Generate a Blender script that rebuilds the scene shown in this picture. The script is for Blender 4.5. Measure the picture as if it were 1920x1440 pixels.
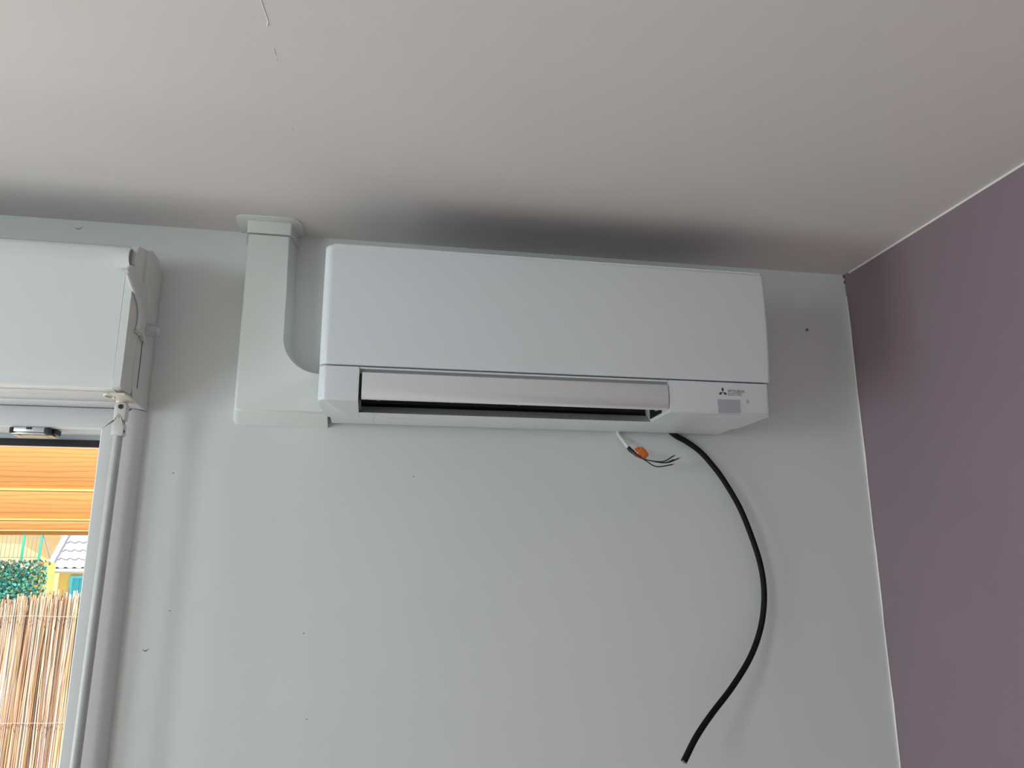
import bpy, bmesh, math, random
from mathutils import Vector, Matrix

random.seed(7)
for o in list(bpy.data.objects):
    bpy.data.objects.remove(o)
scene = bpy.context.scene
COL = scene.collection
H = 2.40                      # ceiling height

# ------------------------------------------------------------------ camera
CAM_POS = Vector((-1.0853, -1.5359, H - 0.6832))
YAW, PITCH, ROLL, FPX = 0.1824, 0.2412, -0.0035, 1438.65
fw = Vector((math.sin(YAW) * math.cos(PITCH), math.cos(YAW) * math.cos(PITCH), math.sin(PITCH)))
rt = Vector((math.cos(YAW), -math.sin(YAW), 0))
up = rt.cross(fw)
r2 = math.cos(ROLL) * rt + math.sin(ROLL) * up
u2 = -math.sin(ROLL) * rt + math.cos(ROLL) * up
cam = bpy.data.cameras.new('camera')
cam.sensor_fit = 'HORIZONTAL'
cam.sensor_width = 36.0
cam.lens = FPX / 1920.0 * 36.0
cam.clip_start = 0.02
cam.clip_end = 200
cam_o = bpy.data.objects.new('camera', cam)
COL.objects.link(cam_o)
m = Matrix((r2, u2, -fw)).transposed().to_4x4()
m.translation = CAM_POS
cam_o.matrix_world = m
scene.camera = cam_o

# ------------------------------------------------------------------ world, sun, daylight
w = bpy.data.worlds.new('sky')
scene.world = w
w.use_nodes = True
bg = w.node_tree.nodes['Background']
bg.inputs['Color'].default_value = (0.80, 0.90, 1.0, 1)
bg.inputs['Strength'].default_value = 1.3

sun = bpy.data.lights.new('sun', 'SUN')
sun.energy = 9.5
sun.angle = 0.01
sun.color = (1.0, 0.95, 0.86)
sun_o = bpy.data.objects.new('sun', sun)
COL.objects.link(sun_o)
sun_o.rotation_euler = Vector((-0.20, 0.32, -0.925)).to_track_quat('-Z', 'Y').to_euler()


def area(name, loc, direction, sx, sy, power, color):
    l = bpy.data.lights.new(name, 'AREA')
    l.shape = 'RECTANGLE'
    l.size, l.size_y = sx, sy
    l.energy = power
    l.color = color
    o = bpy.data.objects.new(name, l)
    COL.objects.link(o)
    o.location = loc
    o.rotation_euler = Vector(direction).to_track_quat('-Z', 'Z').to_euler()
    return o


# daylight entering through the glazed door in the left wall and the high window beside it
area('daylight_left_door', (-3.56, -0.80, 0.97), (1, 0, 0), 1.2, 1.55, 37, (0.86, 0.965, 1.0))
area('daylight_left_window', (-3.56, -2.40, 1.88), (1, 0, 0), 1.3, 0.75, 39, (0.86, 0.965, 1.0))

vs = scene.view_settings
vs.view_transform = 'Standard'
vs.look = 'None'
vs.gamma = 1.0
vs.use_curve_mapping = False
vs.exposure = 0.0


# ------------------------------------------------------------------ materials
def mat(name, color, rough=0.5, var=0.03, scale=6.0, bump=0.0, bscale=120.0, spec=0.5, metal=0.0,
        coat=0.0, stretch=None, dark=None, emission=None, trans=0.0):
    """procedural principled material: noise varies the colour, optional fine bump"""
    M = bpy.data.materials.new(name)
    M.use_nodes = True
    nt = M.node_tree
    b = nt.nodes['Principled BSDF']
    b.inputs['Roughness'].default_value = rough
    b.inputs['Specular IOR Level'].default_value = spec
    b.inputs['Metallic'].default_value = metal
    b.inputs['Coat Weight'].default_value = coat
    b.inputs['Transmission Weight'].default_value = trans
    tc = nt.nodes.new('ShaderNodeTexCoord')
    mp = nt.nodes.new('ShaderNodeMapping')
    if stretch:
        mp.inputs['Scale'].default_value = stretch
    nt.links.new(tc.outputs['Object'], mp.inputs['Vector'])
    n = nt.nodes.new('ShaderNodeTexNoise')
    n.inputs['Scale'].default_value = scale
    n.inputs['Detail'].default_value = 4
    nt.links.new(mp.outputs['Vector'], n.inputs['Vector'])
    rp = nt.nodes.new('ShaderNodeValToRGB')
    c0 = dark if dark else tuple(c * (1 - var) for c in color)
    c1 = color if dark else tuple(min(1, c * (1 + var)) for c in color)
    rp.color_ramp.elements[0].color = (*c0, 1)
    rp.color_ramp.elements[1].color = (*c1, 1)
    rp.color_ramp.elements[0].position = 0.35
    rp.color_ramp.elements[1].position = 0.65
    nt.links.new(n.outputs['Fac'], rp.inputs['Fac'])
    nt.links.new(rp.outputs['Color'], b.inputs['Base Color'])
    if bump:
        n2 = nt.nodes.new('ShaderNodeTexNoise')
        n2.inputs['Scale'].default_value = bscale
        n2.inputs['Detail'].default_value = 3
        nt.links.new(mp.outputs['Vector'], n2.inputs['Vector'])
        bp = nt.nodes.new('ShaderNodeBump')
        bp.inputs['Strength'].default_value = bump
        bp.inputs['Distance'].default_value = 0.002
        nt.links.new(n2.outputs['Fac'], bp.inputs['Height'])
        nt.links.new(bp.outputs['Normal'], b.inputs['Normal'])
    return M


def attr_mat(name, rough):
    M = bpy.data.materials.new(name)
    M.use_nodes = True
    nt = M.node_tree
    b = nt.nodes['Principled BSDF']
    b.inputs['Roughness'].default_value = rough
    a = nt.nodes.new('ShaderNodeAttribute')
    a.attribute_name = 'Col'
    tc = nt.nodes.new('ShaderNodeTexCoord')
    n = nt.nodes.new('ShaderNodeTexNoise')
    n.inputs['Scale'].default_value = 14
    nt.links.new(tc.outputs['Object'], n.inputs['Vector'])
    mx = nt.nodes.new('ShaderNodeMix')
    mx.data_type = 'RGBA'
    mx.blend_type = 'MULTIPLY'
    mx.inputs['Factor'].default_value = 0.25
    nt.links.new(a.outputs['Color'], mx.inputs['A'])
    nt.links.new(n.outputs['Color'], mx.inputs['B'])
    nt.links.new(mx.outputs['Result'], b.inputs['Base Color'])
    return M


def wood_mat(name, light, dark, seed):
    M = bpy.data.materials.new(name)
    M.use_nodes = True
    nt = M.node_tree
    b = nt.nodes['Principled BSDF']
    b.inputs['Roughness'].default_value = 0.55
    tc = nt.nodes.new('ShaderNodeTexCoord')
    mp = nt.nodes.new('ShaderNodeMapping')
    mp.inputs['Location'].default_value = (seed * 1.7, seed * 0.3, seed * 0.9)
    mp.inputs['Scale'].default_value = (0.9, 2.0, 9.0)
    nt.links.new(tc.outputs['Object'], mp.inputs['Vector'])
    wv = nt.nodes.new('ShaderNodeTexWave')
    wv.wave_type = 'BANDS'
    wv.bands_direction = 'Z'
    wv.inputs['Scale'].default_value = 2.4
    wv.inputs['Distortion'].default_value = 7.0
    wv.inputs['Detail'].default_value = 2.5
    wv.inputs['Detail Scale'].default_value = 1.3
    nt.links.new(mp.outputs['Vector'], wv.inputs['Vector'])
    rp = nt.nodes.new('ShaderNodeValToRGB')
    rp.color_ramp.elements[0].color = (*dark, 1)
    rp.color_ramp.elements[0].position = 0.0
    rp.color_ramp.elements[1].color = (*light, 1)
    rp.color_ramp.elements[1].position = 0.30
    nt.links.new(wv.outputs['Fac'], rp.inputs['Fac'])
    nt.links.new(rp.outputs['Color'], b.inputs['Base Color'])
    return M


M_WALL = mat('white wall paint', (0.735, 0.765, 0.755), 0.42, 0.012, 3.0, 0.06, 260, spec=0.35)
M_CEIL = mat('matt ceiling paint', (0.755, 0.705, 0.685), 0.75, 0.012, 2.5, 0.08, 200, spec=0.25)
M_MAUVE = mat('mauve wall paint', (0.262, 0.190, 0.222), 0.6, 0.02, 4.0, 0.06, 240, spec=0.3)
M_EDGE = mat('paint edge filler', (0.86, 0.80, 0.77), 0.6)
M_FLOOR = mat('pale floor', (0.66, 0.55, 0.45), 0.4, 0.08, 3)
M_AC = mat('satin white plastic', (0.715, 0.745, 0.765), 0.28, 0.006, 5)
M_FLAP = mat('flap plastic', (0.68, 0.68, 0.675), 0.34, 0.006, 5)
M_BEZ = mat('grey plastic', (0.42, 0.43, 0.45), 0.35, 0.01, 5)
M_DARK = mat('black plastic', (0.012, 0.012, 0.013), 0.5, 0.05, 5)
M_GRILLE = mat('dark intake mesh', (0.05, 0.05, 0.055), 0.6, 0.05, 5)
M_DISP = mat('grey display window', (0.42, 0.42, 0.45), 0.22, 0.01, 5)
M_INK = mat('dark grey ink', (0.055, 0.055, 0.065), 0.5, 0.02, 5)
M_LED = mat('grey ink', (0.20, 0.20, 0.22), 0.5, 0.02, 5)
M_DUCT = mat('duct plastic', (0.76, 0.785, 0.755), 0.36, 0.008, 5)
M_SHUT = mat('glossy white plastic', (0.76, 0.79, 0.79), 0.10, 0.006, 4, 0.035, 7, spec=0.55, stretch=(0.5, 1, 6))
M_CAP = mat('aged white plastic', (0.66, 0.64, 0.60), 0.30, 0.02, 9)
M_CHEEK = mat('grey white plastic', (0.66, 0.655, 0.635), 0.38, 0.02, 9)
M_PVC = mat('white window plastic', (0.74, 0.755, 0.76), 0.25, 0.006, 5)
M_CREAM = mat('yellowed plastic', (0.78, 0.73, 0.62), 0.35, 0.02, 20)
M_JOINT = mat('painted joint metal', (0.68, 0.68, 0.66), 0.32, 0.02, 40)
M_SCREW_SHADE = mat('dark screw and gap shade', (0.05, 0.05, 0.05), 0.35, 0.2, 300, metal=0.7)
M_ROD = mat('grey painted tube', (0.50, 0.51, 0.52), 0.30, 0.02, 30)
M_STEEL = mat('zinc plated steel', (0.62, 0.66, 0.70), 0.28, 0.05, 200, metal=0.9)
M_RUBBER = mat('black rubber', (0.010, 0.011, 0.015), 0.5, 0.1, 40)
M_CLEAR = mat('clear plastic', (0.90, 0.90, 0.90), 0.08, 0.0, 5, trans=0.65)
M_CABLE = mat('black cable sheath', (0.006, 0.006, 0.007), 0.6, 0.2, 90, spec=0.18)
M_COND = mat('conductor ends', (0.22, 0.21, 0.20), 0.4, 0.3, 300)
M_WHITEW = mat('white cable sheath', (0.72, 0.70, 0.67), 0.4, 0.02, 60)
M_NAVY = mat('dark wire insulation', (0.012, 0.014, 0.022), 0.4, 0.2, 90)
M_MAROON = mat('dark red tape', (0.10, 0.014, 0.012), 0.4, 0.3, 200)
M_ORANGE = mat('orange tag paper', (0.92, 0.19, 0.025), 0.55, 0.10, 120)
M_YPRINT = mat('yellow print', (0.95, 0.50, 0.06), 0.55, 0.05, 100)
M_BRASS = mat('tinned ferrule', (0.55, 0.50, 0.36), 0.35, 0.1, 300, metal=0.4)
M_FLAKE = mat('lifted paint flake', (0.86, 0.83, 0.81), 0.7, 0.02, 80)
M_CHIP = mat('chipped plaster', (0.16, 0.15, 0.14), 0.8, 0.3, 400)
M_MARK = mat('pencil mark', (0.42, 0.42, 0.41), 0.8, 0.1, 400)
# outside
M_GROUND = mat('pale terrace paving', (0.78, 0.75, 0.70), 0.9, 0.2, 2)  # unseen ground, made pale to bounce sun up through the window
M_REED = attr_mat('reed', 0.7)
M_WIRE = mat('tie wire', (0.55, 0.50, 0.44), 0.6, 0.1, 90)
M_YELLOW = mat('yellow render', (0.62, 0.46, 0.15), 0.9, 0.05, 3)
M_OCHRE = mat('ochre render', (0.62, 0.44, 0.22), 0.9, 0.12, 1.2)
M_STONE = mat('pale stone coping', (0.42, 0.38, 0.27), 0.9, 0.08, 4)
M_GREEN = mat('green painted steel', (0.05, 0.36, 0.27), 0.5, 0.05, 5)
M_BAR = mat('dark grey steel bars', (0.22, 0.23, 0.24), 0.5, 0.05, 5)
M_TEAL = mat('turquoise shutter paint', (0.03, 0.30, 0.37), 0.5, 0.05, 5)
M_TEAL2 = mat('light turquoise frame', (0.10, 0.42, 0.50), 0.5, 0.05, 5)
M_TILE = mat('pale grey roof tile', (0.33, 0.32, 0.35), 0.8, 0.12, 6)
M_TILE_D = mat('roof underlay', (0.16, 0.155, 0.22), 0.9, 0.1, 6)
M_BARGE = mat('white bargeboard', (0.40, 0.43, 0.46), 0.6, 0.02, 5)
M_GUTTER = mat('grey gutter', (0.50, 0.56, 0.62), 0.5, 0.05, 5)
M_IVY = attr_mat('ivy leaf', 0.6)


# ------------------------------------------------------------------ helpers
def tag(o, label=None, cat=None, group=None, kind=None):
    if label: o['label'] = label
    if cat: o['category'] = cat
    if group: o['group'] = group
    if kind: o['kind'] = kind
    return o


def root_loc(o):
    v = Vector((0, 0, 0))
    while o is not None:
        v += o.location
        o = o.parent
    return v


def empty(name, loc, label=None, cat=None, group=None, kind=None):
    o = bpy.data.objects.new(name, None)
    COL.objects.link(o)
    o.location = loc
    o.empty_display_size = 0.05
    return tag(o, label, cat, group, kind)


def link(name, me, parent=None, loc=None):
    o = bpy.data.objects.new(name, me)
    COL.objects.link(o)
    if parent is not None:
        o.parent = parent
    if loc is not None:
        o.location = loc
    return o


def build(name, bm, material, parent=None, smooth=35, centre=True):
    """one mesh object; world-space bmesh; its origin goes to its parent's origin or its own centre"""
    bmesh.ops.recalc_face_normals(bm, faces=bm.faces)
    me = bpy.data.meshes.new(name)
    if parent is not None:
        base = root_loc(parent)
    elif centre:
        xs = [v.co for v in bm.verts]
        base = Vector([(min(c[i] for c in xs) + max(c[i] for c in xs)) / 2 for i in range(3)])
        base.z = min(c.z for c in xs)
    else:
        base = Vector((0, 0, 0))
    for v in bm.verts:
        v.co -= base
    bm.to_mesh(me)
    bm.free()
    me.materials.append(material)
    if smooth:
        for p in me.polygons:
            p.use_smooth = True
        me.set_sharp_from_angle(angle=math.radians(smooth))
    o = link(name, me, parent, None if parent is not None else base)
    return o


def box(bm, x0, x1, y0, y1, z0, z1, bev=0.0, seg=3, edges=None):
    vs_ = [bm.verts.new((x, y, z)) for x in (x0, x1) for y in (y0, y1) for z in (z0, z1)]
    f = [(0, 1, 3, 2), (4, 6, 7, 5), (0, 4, 5, 1), (2, 3, 7, 6), (0, 2, 6, 4), (1, 5, 7, 3)]
    fs = [bm.faces.new([vs_[i] for i in q]) for q in f]
    if bev:
        es = set(e for fc in fs for e in fc.edges)
        if edges:
            es = [e for e in es if edges((e.verts[0].co + e.verts[1].co) / 2, (e.verts[0].co - e.verts[1].co).normalized())]
        bmesh.ops.bevel(bm, geom=list(es), offset=bev, segments=seg, affect='EDGES', profile=0.5)
    return fs


def prism(bm, poly, axis, a0, a1, bev=0.0, seg=2):
    """extrude a 2-D polygon: axis 'x' -> (y,z), 'y' -> (x,z), 'z' -> (x,y)"""
    def P(p, a):
        return {'x': (a, p[0], p[1]), 'y': (p[0], a, p[1]), 'z': (p[0], p[1], a)}[axis]
    A = [bm.verts.new(P(p, a0)) for p in poly]
    B = [bm.verts.new(P(p, a1)) for p in poly]
    n = len(poly)
    fs = [bm.faces.new(A), bm.faces.new(B[::-1])]
    for i in range(n):
        j = (i + 1) % n
        fs.append(bm.faces.new((A[i], B[i], B[j], A[j])))
    if bev:
        es = set(fs[0].edges) | set(fs[1].edges)
        bmesh.ops.bevel(bm, geom=list(es), offset=bev, segments=seg, affect='EDGES', profile=0.5)
    return fs


def frames(pts):
    T = []
    n = len(pts)
    for i in range(n):
        T.append((pts[min(i + 1, n - 1)] - pts[max(i - 1, 0)]).normalized())
    nrm = T[0].orthogonal().normalized()
    out = []
    for i in range(n):
        nrm = (nrm - T[i] * nrm.dot(T[i])).normalized()
        out.append((nrm.copy(), T[i].cross(nrm)))
    return out


def tube(bm, pts, rad, n=10, caps=True):
    pts = [Vector(p) for p in pts]
    if not isinstance(rad, (list, tuple)):
        rad = [rad] * len(pts)
    fr = frames(pts)
    rings = []
    for p, (a, b), r in zip(pts, fr, rad):
        rings.append([bm.verts.new(p + a * r * math.cos(2 * math.pi * k / n) + b * r * math.sin(2 * math.pi * k / n)) for k in range(n)])
    fs = []
    for A, B in zip(rings, rings[1:]):
        for k in range(n):
            fs.append(bm.faces.new((A[k], A[(k + 1) % n], B[(k + 1) % n], B[k])))
    if caps:
        fs.append(bm.faces.new(rings[0][::-1]))
        fs.append(bm.faces.new(rings[-1]))
    return fs


def spline(pts, sub=8):
    """Catmull-Rom through the points"""
    P = [Vector(p) for p in pts]
    P = [2 * P[0] - P[1]] + P + [2 * P[-1] - P[-2]]
    out = []
    for i in range(1, len(P) - 2):
        for k in range(sub):
            t = k / sub
            a, b, c, d = P[i - 1], P[i], P[i + 1], P[i + 2]
            out.append(0.5 * ((2 * b) + (c - a) * t + (2 * a - 5 * b + 4 * c - d) * t * t + (3 * b - a - 3 * c + d) * t ** 3))
    out.append(P[-2])
    return out


def arc(cx, cy, r, a0, a1, n=6):
    return [(cx + r * math.cos(math.radians(a0 + (a1 - a0) * k / n)), cy + r * math.sin(math.radians(a0 + (a1 - a0) * k / n))) for k in range(n + 1)]


NB = bmesh.new

# ================================================================== the room
RX0, RX1, RY0 = -3.40, 0.0, -3.60            # left, right, front wall planes (inside faces)
WO = (-2.83, -1.545, 0.10, 1.99)             # window opening in the back wall
LO = (-1.43, -0.17, 0.10, 1.85)              # glazed door opening in the left wall
FO = (-3.10, -1.70, 1.45, 2.30)              # high window opening in the left wall

bm = NB()
box(bm, WO[1], RX1 + 0.2, 0, 0.25, 0, H)
box(bm, RX0 - 0.2, WO[0], 0, 0.25, 0, H)
box(bm, WO[0], WO[1], 0, 0.25, WO[3], H)
box(bm, WO[0], WO[1], 0, 0.25, 0, WO[2])
wall_back = tag(build('wall_back', bm, M_WALL, smooth=0, centre=False), 'white painted wall behind the air conditioner', None, kind='structure')
bm = NB(); box(bm, RX1, RX1 + 0.2, RY0 - 0.2, 0, 0, H)
wall_right = tag(build('wall_right', bm, M_MAUVE, smooth=0, centre=False), 'mauve painted wall on the right', None, kind='structure')
bm = NB()
box(bm, RX0 - 0.2, RX0, LO[1], 0, 0, H)
box(bm, RX0 - 0.2, RX0, FO[1], LO[0], 0, H)
box(bm, RX0 - 0.2, RX0, RY0 - 0.2, FO[0], 0, H)
for q in (LO, FO):
    box(bm, RX0 - 0.2, RX0, q[0], q[1], q[3], H)
    box(bm, RX0 - 0.2, RX0, q[0], q[1], 0, q[2])
tag(build('wall_left', bm, M_WALL, smooth=0, centre=False), 'white painted wall on the left', None, kind='structure')
bm = NB()
box(bm, RX0, RX1, RY0 - 0.2, RY0, 0, H)
tag(build('wall_front', bm, M_WALL, smooth=0, centre=False), 'white painted wall behind the photographer', None, kind='structure')
bm = NB(); box(bm, RX0 - 0.2, RX1 + 0.2, RY0 - 0.2, 0.25, -0.2, 0)
tag(build('floor', bm, M_FLOOR, smooth=0, centre=False), 'pale floor of the room', None, kind='structure')
bm = NB(); box(bm, RX0 - 0.2, RX1 + 0.2, RY0 - 0.2, 0.25, H, H + 0.1)
ceiling = tag(build('ceiling', bm, M_CEIL, smooth=0, centre=False), 'white painted ceiling with a flaking crack', None, kind='structure')

# cut-in paint edge and filler along the mauve wall
bm = NB(); box(bm, -0.0012, 0.0, RY0, -0.02, H - 0.0042, H - 0.0002)
build('paint_edge', bm, M_EDGE, wall_right, smooth=0)
bm = NB()
pts = [(-0.0015, -0.0030)]
zz = 0.02
A, B = [], []
N = 60
for k in range(N + 1):
    z = 0.02 + (H - 0.055 - 0.02) * k / N
    wv = 0.0042 + 0.0010 * math.sin(z * 23) + 0.0006 * math.sin(z * 61 + 1)
    A.append(bm.verts.new((-0.0009, 0, z))); B.append(bm.verts.new((-0.0009, -wv, z)))
for k in range(N):
    bm.faces.new((A[k], A[k + 1], B[k + 1], B[k]))
build('corner_filler', bm, M_EDGE, wall_right, smooth=0)
bm = NB()
box(bm, -0.004, -0.0003, -0.004, -0.0003, H - 0.008, H - 0.001)
box(bm, -0.003, -0.0003, -0.003, -0.0003, H - 0.022, H - 0.016)
build('corner_chip', bm, M_CHIP, wall_right, smooth=0)


def wall_dent(x, z, dx, dz, thick=0.0007, n=8):
    bm = NB()
    pts = []
    for k in range(n + 1):
        t = k / n
        pts.append((x + dx * (t - 0.5), -0.0002, z + dz * (t - 0.5) - 0.35 * abs(dx) * math.sin(math.pi * t)))
    tube(bm, pts, [thick * (0.35 + math.sin(math.pi * k / n)) for k in range(n + 1)], 6)
    build('wall_chip', bm, M_CHIP, wall_back)


wall_dent(-1.468, 1.587, 0.010, 0.002)
wall_dent(-1.434, 1.653, 0.004, 0.0005, 0.0005)
wall_dent(-1.002, 1.904, 0.003, 0.001, 0.0006)
wall_dent(-1.196, 1.610, 0.003, 0.001, 0.0006)
wall_dent(-1.182, 1.461, 0.003, 0.001, 0.0006)
wall_dent(-1.675, 2.386, 0.014, 0.003, 0.0005)
wall_dent(-1.452, 1.902, 0.003, 0.001, 0.0006)
bm = NB()       # small nail stub right of the unit
tube(bm, [(-0.112, 0.0, 2.258), (-0.110, -0.003, 2.257)], [0.0032, 0.0020], 8)
build('nail_stub', bm, M_CHIP, wall_back)


def crack(pts, wdt):
    bm = NB()
    P = spline([(x, y, H - 0.0002) for x, y in pts], 6)
    tube(bm, P, [wdt * (0.4 + 0.6 * abs(math.sin(k * 1.3))) for k in range(len(P))], 6)
    build('paint_crack', bm, M_FLAKE, ceiling)


crack([(-1.243, -0.73), (-1.241, -0.693), (-1.2388, -0.672), (-1.2370, -0.657)], 0.0008)
crack([(-1.2372, -0.655), (-1.2388, -0.647)], 0.0011)
crack([(-1.2362, -0.603), (-1.2350, -0.589)], 0.0007)
crack([(-1.2345, -0.582), (-1.2352, -0.578)], 0.0007)
crack([(-1.230, -0.415), (-1.230, -0.403)], 0.0006)

# ------------------------------------------------------------------ the open window in the back wall
window = empty('window_1', (-2.19, 0, WO[2]), 'white plastic window frame standing open under the shutter box', None, kind='structure')
JX = -1.579        # inner edge of the right jamb
LX = WO[0] + 0.035
HZ0, HZ1 = 1.976, 2.016
bm = NB()
prism(bm, [(-1.510, 0.0), (-1.513, -0.012), (-1.520, -0.022), (-1.529, -0.026), (JX + 0.002, -0.026), (JX, -0.024), (JX, 0.055), (-1.5455, 0.055), (-1.5455, 0.0)], 'z', WO[2] + 0.001, 2.0165)
for v in bm.verts:
    if v.co.z > 2.0: v.co.z = min(2.0165, HZ0 + max(0.0, v.co.x - JX))
build('jamb', bm, M_PVC, window)
bm = NB()
prism(bm, [(WO[0] - 0.035, 0.0), (WO[0] - 0.030, -0.018), (WO[0] - 0.015, -0.026), (LX, -0.026), (LX, 0.055), (WO[0] + 0.0005, 0.055), (WO[0] + 0.0005, 0.0)], 'z', WO[2] + 0.001, 2.0165)
build('jamb', bm, M_PVC, window)
bm = NB()
prism(bm, [(-0.0265, HZ0 + 0.003), (-0.0235, HZ0), (0.052, HZ0 + 0.0015), (0.052, 1.9895), (0.0, 1.9895), (0.0, 2.0165), (-0.0240, 2.0165), (-0.0265, 2.012)], 'x', LX, JX)
for v in bm.verts:
    if v.co.x > JX - 0.001: v.co.x = JX + min(0.0405, max(0.0, v.co.z - HZ0))
build('head', bm, M_PVC, window)
bm = NB()
box(bm, LX, JX, -0.024, 0.055, WO[2] + 0.001, WO[2] + 0.05, 0.003, 2)
build('sill', bm, M_PVC, window)
bm = NB()      # outer stop with its rubber seal, head and right side
box(bm, LX, JX, 0.056, 0.085, 1.957, 1.9895)
box(bm, JX - 0.008, -1.5455, 0.056, 0.085, WO[2] + 0.001, 1.957)
build('outer_stop', bm, M_PVC, window, smooth=0)
bm = NB()
box(bm, LX, JX - 0.0005, 0.0485, 0.0555, 1.954, 1.968, 0.002, 2)
build('rubber_seal', bm, M_RUBBER, window)
bm = NB()
box(bm, JX - 0.0095, JX - 0.0005, 0.0485, 0.0555, WO[2] + 0.06, 1.954, 0.001, 2)
build('rubber_seal', bm, M_RUBBER, window)
bm = NB()      # mitre weld line between jamb and head, sunk into the corner
tube(bm, [(JX + 0.0005, -0.0260, 1.9770), (JX + 0.036, -0.0260, 2.0122)], 0.0005, 5)
build('mitre_line', bm, M_CHEEK, window)

keep = empty('lock_keep', (-1.71, -0.01, 1.97))
keep.parent = window
keep.location = Vector((-1.71, -0.01, 1.97)) - Vector(window.location)


def kb(name, mtl, *b, bev=0.0012):
    bm = NB(); box(bm, *b, bev, 2)
    return build(name, bm, mtl, keep)


kb('housing', M_RUBBER, -1.731, -1.724, -0.030, -0.004, 1.9655, 1.976)
kb('housing', M_RUBBER, -1.673, -1.662, -0.030, -0.004, 1.9645, 1.9765)
kb('striker_plate', M_STEEL, -1.724, -1.673, -0.030, -0.006, 1.9680, 1.976, bev=0.0008)
kb('striker_base', M_STEEL, -1.729, -1.664, -0.026, 0.006, 1.9645, 1.9675, bev=0.0008)
kb('catch', M_RUBBER, -1.703, -1.694, -0.0312, -0.029, 1.9725, 1.9765, bev=0.0004)
kb('packer', M_RUBBER, -1.661, -1.656, -0.022, 0.004, 1.9660, 1.9755)
bm = NB()
for i, x in enumerate((-1.722, -1.71, -1.70, -1.69, -1.68, -1.668)):
    box(bm, x - 0.0055, x + 0.0055, -0.020, 0.010, 1.9622 + 0.0004 * (i % 3), 1.9642, 0.0008, 1)
build('roller_row', bm, M_BRASS, keep)

# left wall glazed door frame
wl = empty('window_2', (RX0, -0.8, LO[2]), 'white framed glazed door in the left wall', None, kind='structure')
for b in ((LO[0], LO[0] + 0.07, LO[2], LO[3]), (LO[1] - 0.07, LO[1], LO[2], LO[3]), (-0.835, -0.765, LO[2] + 0.07, LO[3] - 0.07),
          (LO[0] + 0.07, LO[1] - 0.07, LO[2], LO[2] + 0.07), (LO[0] + 0.07, LO[1] - 0.07, LO[3] - 0.07, LO[3])):
    bm = NB(); box(bm, RX0 - 0.12, RX0 - 0.05, b[0], b[1], b[2], b[3], 0.004, 2)
    build('frame_bar', bm, M_PVC, wl)

wf = empty('window_3', (RX0, -2.4, FO[2]), 'white framed high window in the left wall', None, kind='structure')
for b in ((FO[0], FO[0] + 0.05, FO[2], FO[3]), (FO[1] - 0.05, FO[1], FO[2], FO[3]),
          (FO[0] + 0.05, FO[1] - 0.05, FO[2], FO[2] + 0.05), (FO[0] + 0.05, FO[1] - 0.05, FO[3] - 0.05, FO[3])):
    bm = NB(); box(bm, RX0 - 0.12, RX0 - 0.05, b[0], b[1], b[2], b[3], 0.004, 2)
    build('frame_bar', bm, M_PVC, wf)

# ------------------------------------------------------------------ roller shutter box
SX0 = -2.95
shutter = empty('shutter_box', (-2.2, -0.08, 2.02), 'glossy white roller shutter box above the open window', 'shutter box')
prof = [(-0.150, 2.287), (-0.169, 2.281)] + [(-0.1762, 2.270), (-0.1772, 2.24), (-0.1772, 2.075), (-0.1768, 2.052), (-0.1756, 2.036), (-0.1735, 2.0265), (-0.1700, 2.0225), (-0.165, 2.0215), (-0.150, 2.0215)]
bm = NB(); prism(bm, prof, 'x', SX0 + 0.02, -1.5215)
build('front_cover', bm, M_SHUT, shutter, smooth=40)
bm = NB(); box(bm, SX0 + 0.02, -1.5215, -0.1495, -0.004, 2.026, 2.286)
build('core', bm, M_CHEEK, shutter, smooth=0)
bm = NB(); prism(bm, [(-0.150, 2.287), (-0.112, 2.306), (-0.078, 2.311), (-0.002, 2.311), (-0.002, 2.2865), (-0.1495, 2.2865)], 'x', SX0 + 0.02, -1.5215)
build('top_board', bm, M_SHUT, shutter)
bm = NB(); box(bm, SX0 + 0.02, -1.5215, -0.1495, -0.0775, 2.0195, 2.0255, 0.0015, 2)
build('access_panel', bm, M_PVC, shutter)
bm = NB(); box(bm, SX0 + 0.02, -1.5215, -0.0765, -0.0005, 2.0175, 2.0255, 0.001, 2)
build('underside_strip', bm, M_PVC, shutter)
for sgn, xa, xb in ((1, -1.521, -1.507), (-1, SX0, SX0 + 0.0195)):
    bm = NB()
    prism(bm, [(-0.1765, 2.024), (-0.1775, 2.06), (-0.1775, 2.262), (-0.168, 2.283), (-0.150, 2.289), (-0.117, 2.297), (-0.117, 2.028), (-0.124, 2.0225), (-0.170, 2.0215)], 'x', xa, xb, 0.0012, 2)
    cap = build('end_cap', bm, M_CAP, shutter)
    bm = NB()
    prism(bm, [(-0.112, 2.044), (-0.112, 2.296), (-0.080, 2.313), (-0.030, 2.313), (-0.026, 2.297), (-0.001, 2.297), (-0.001, 2.0175), (-0.030, 2.0175), (-0.098, 2.0175)], 'x', xa, xb - 0.002, 0.0015, 2)
    ck = build('cheek', bm, M_CHEEK, shutter)
bm = NB(); box(bm, -1.521, -1.5125, -0.1165, -0.1125, 2.046, 2.292)  # dark fill paints the shade in the gap between cap and cheek
build('recess_shade', bm, M_SCREW_SHADE, shutter, smooth=0)
bm = NB(); box(bm, -1.5095, -1.5082, -0.0838, -0.0818, 2.043, 2.139)  # dark strip on the cheek face, painted shade of a narrow slit
build('slot_shade', bm, M_SCREW_SHADE, shutter, smooth=0)
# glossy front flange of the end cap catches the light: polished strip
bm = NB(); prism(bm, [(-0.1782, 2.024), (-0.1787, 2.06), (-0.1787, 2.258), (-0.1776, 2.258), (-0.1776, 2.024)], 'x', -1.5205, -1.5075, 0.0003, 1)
build('cap_flange', bm, M_SHUT, shutter)

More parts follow.
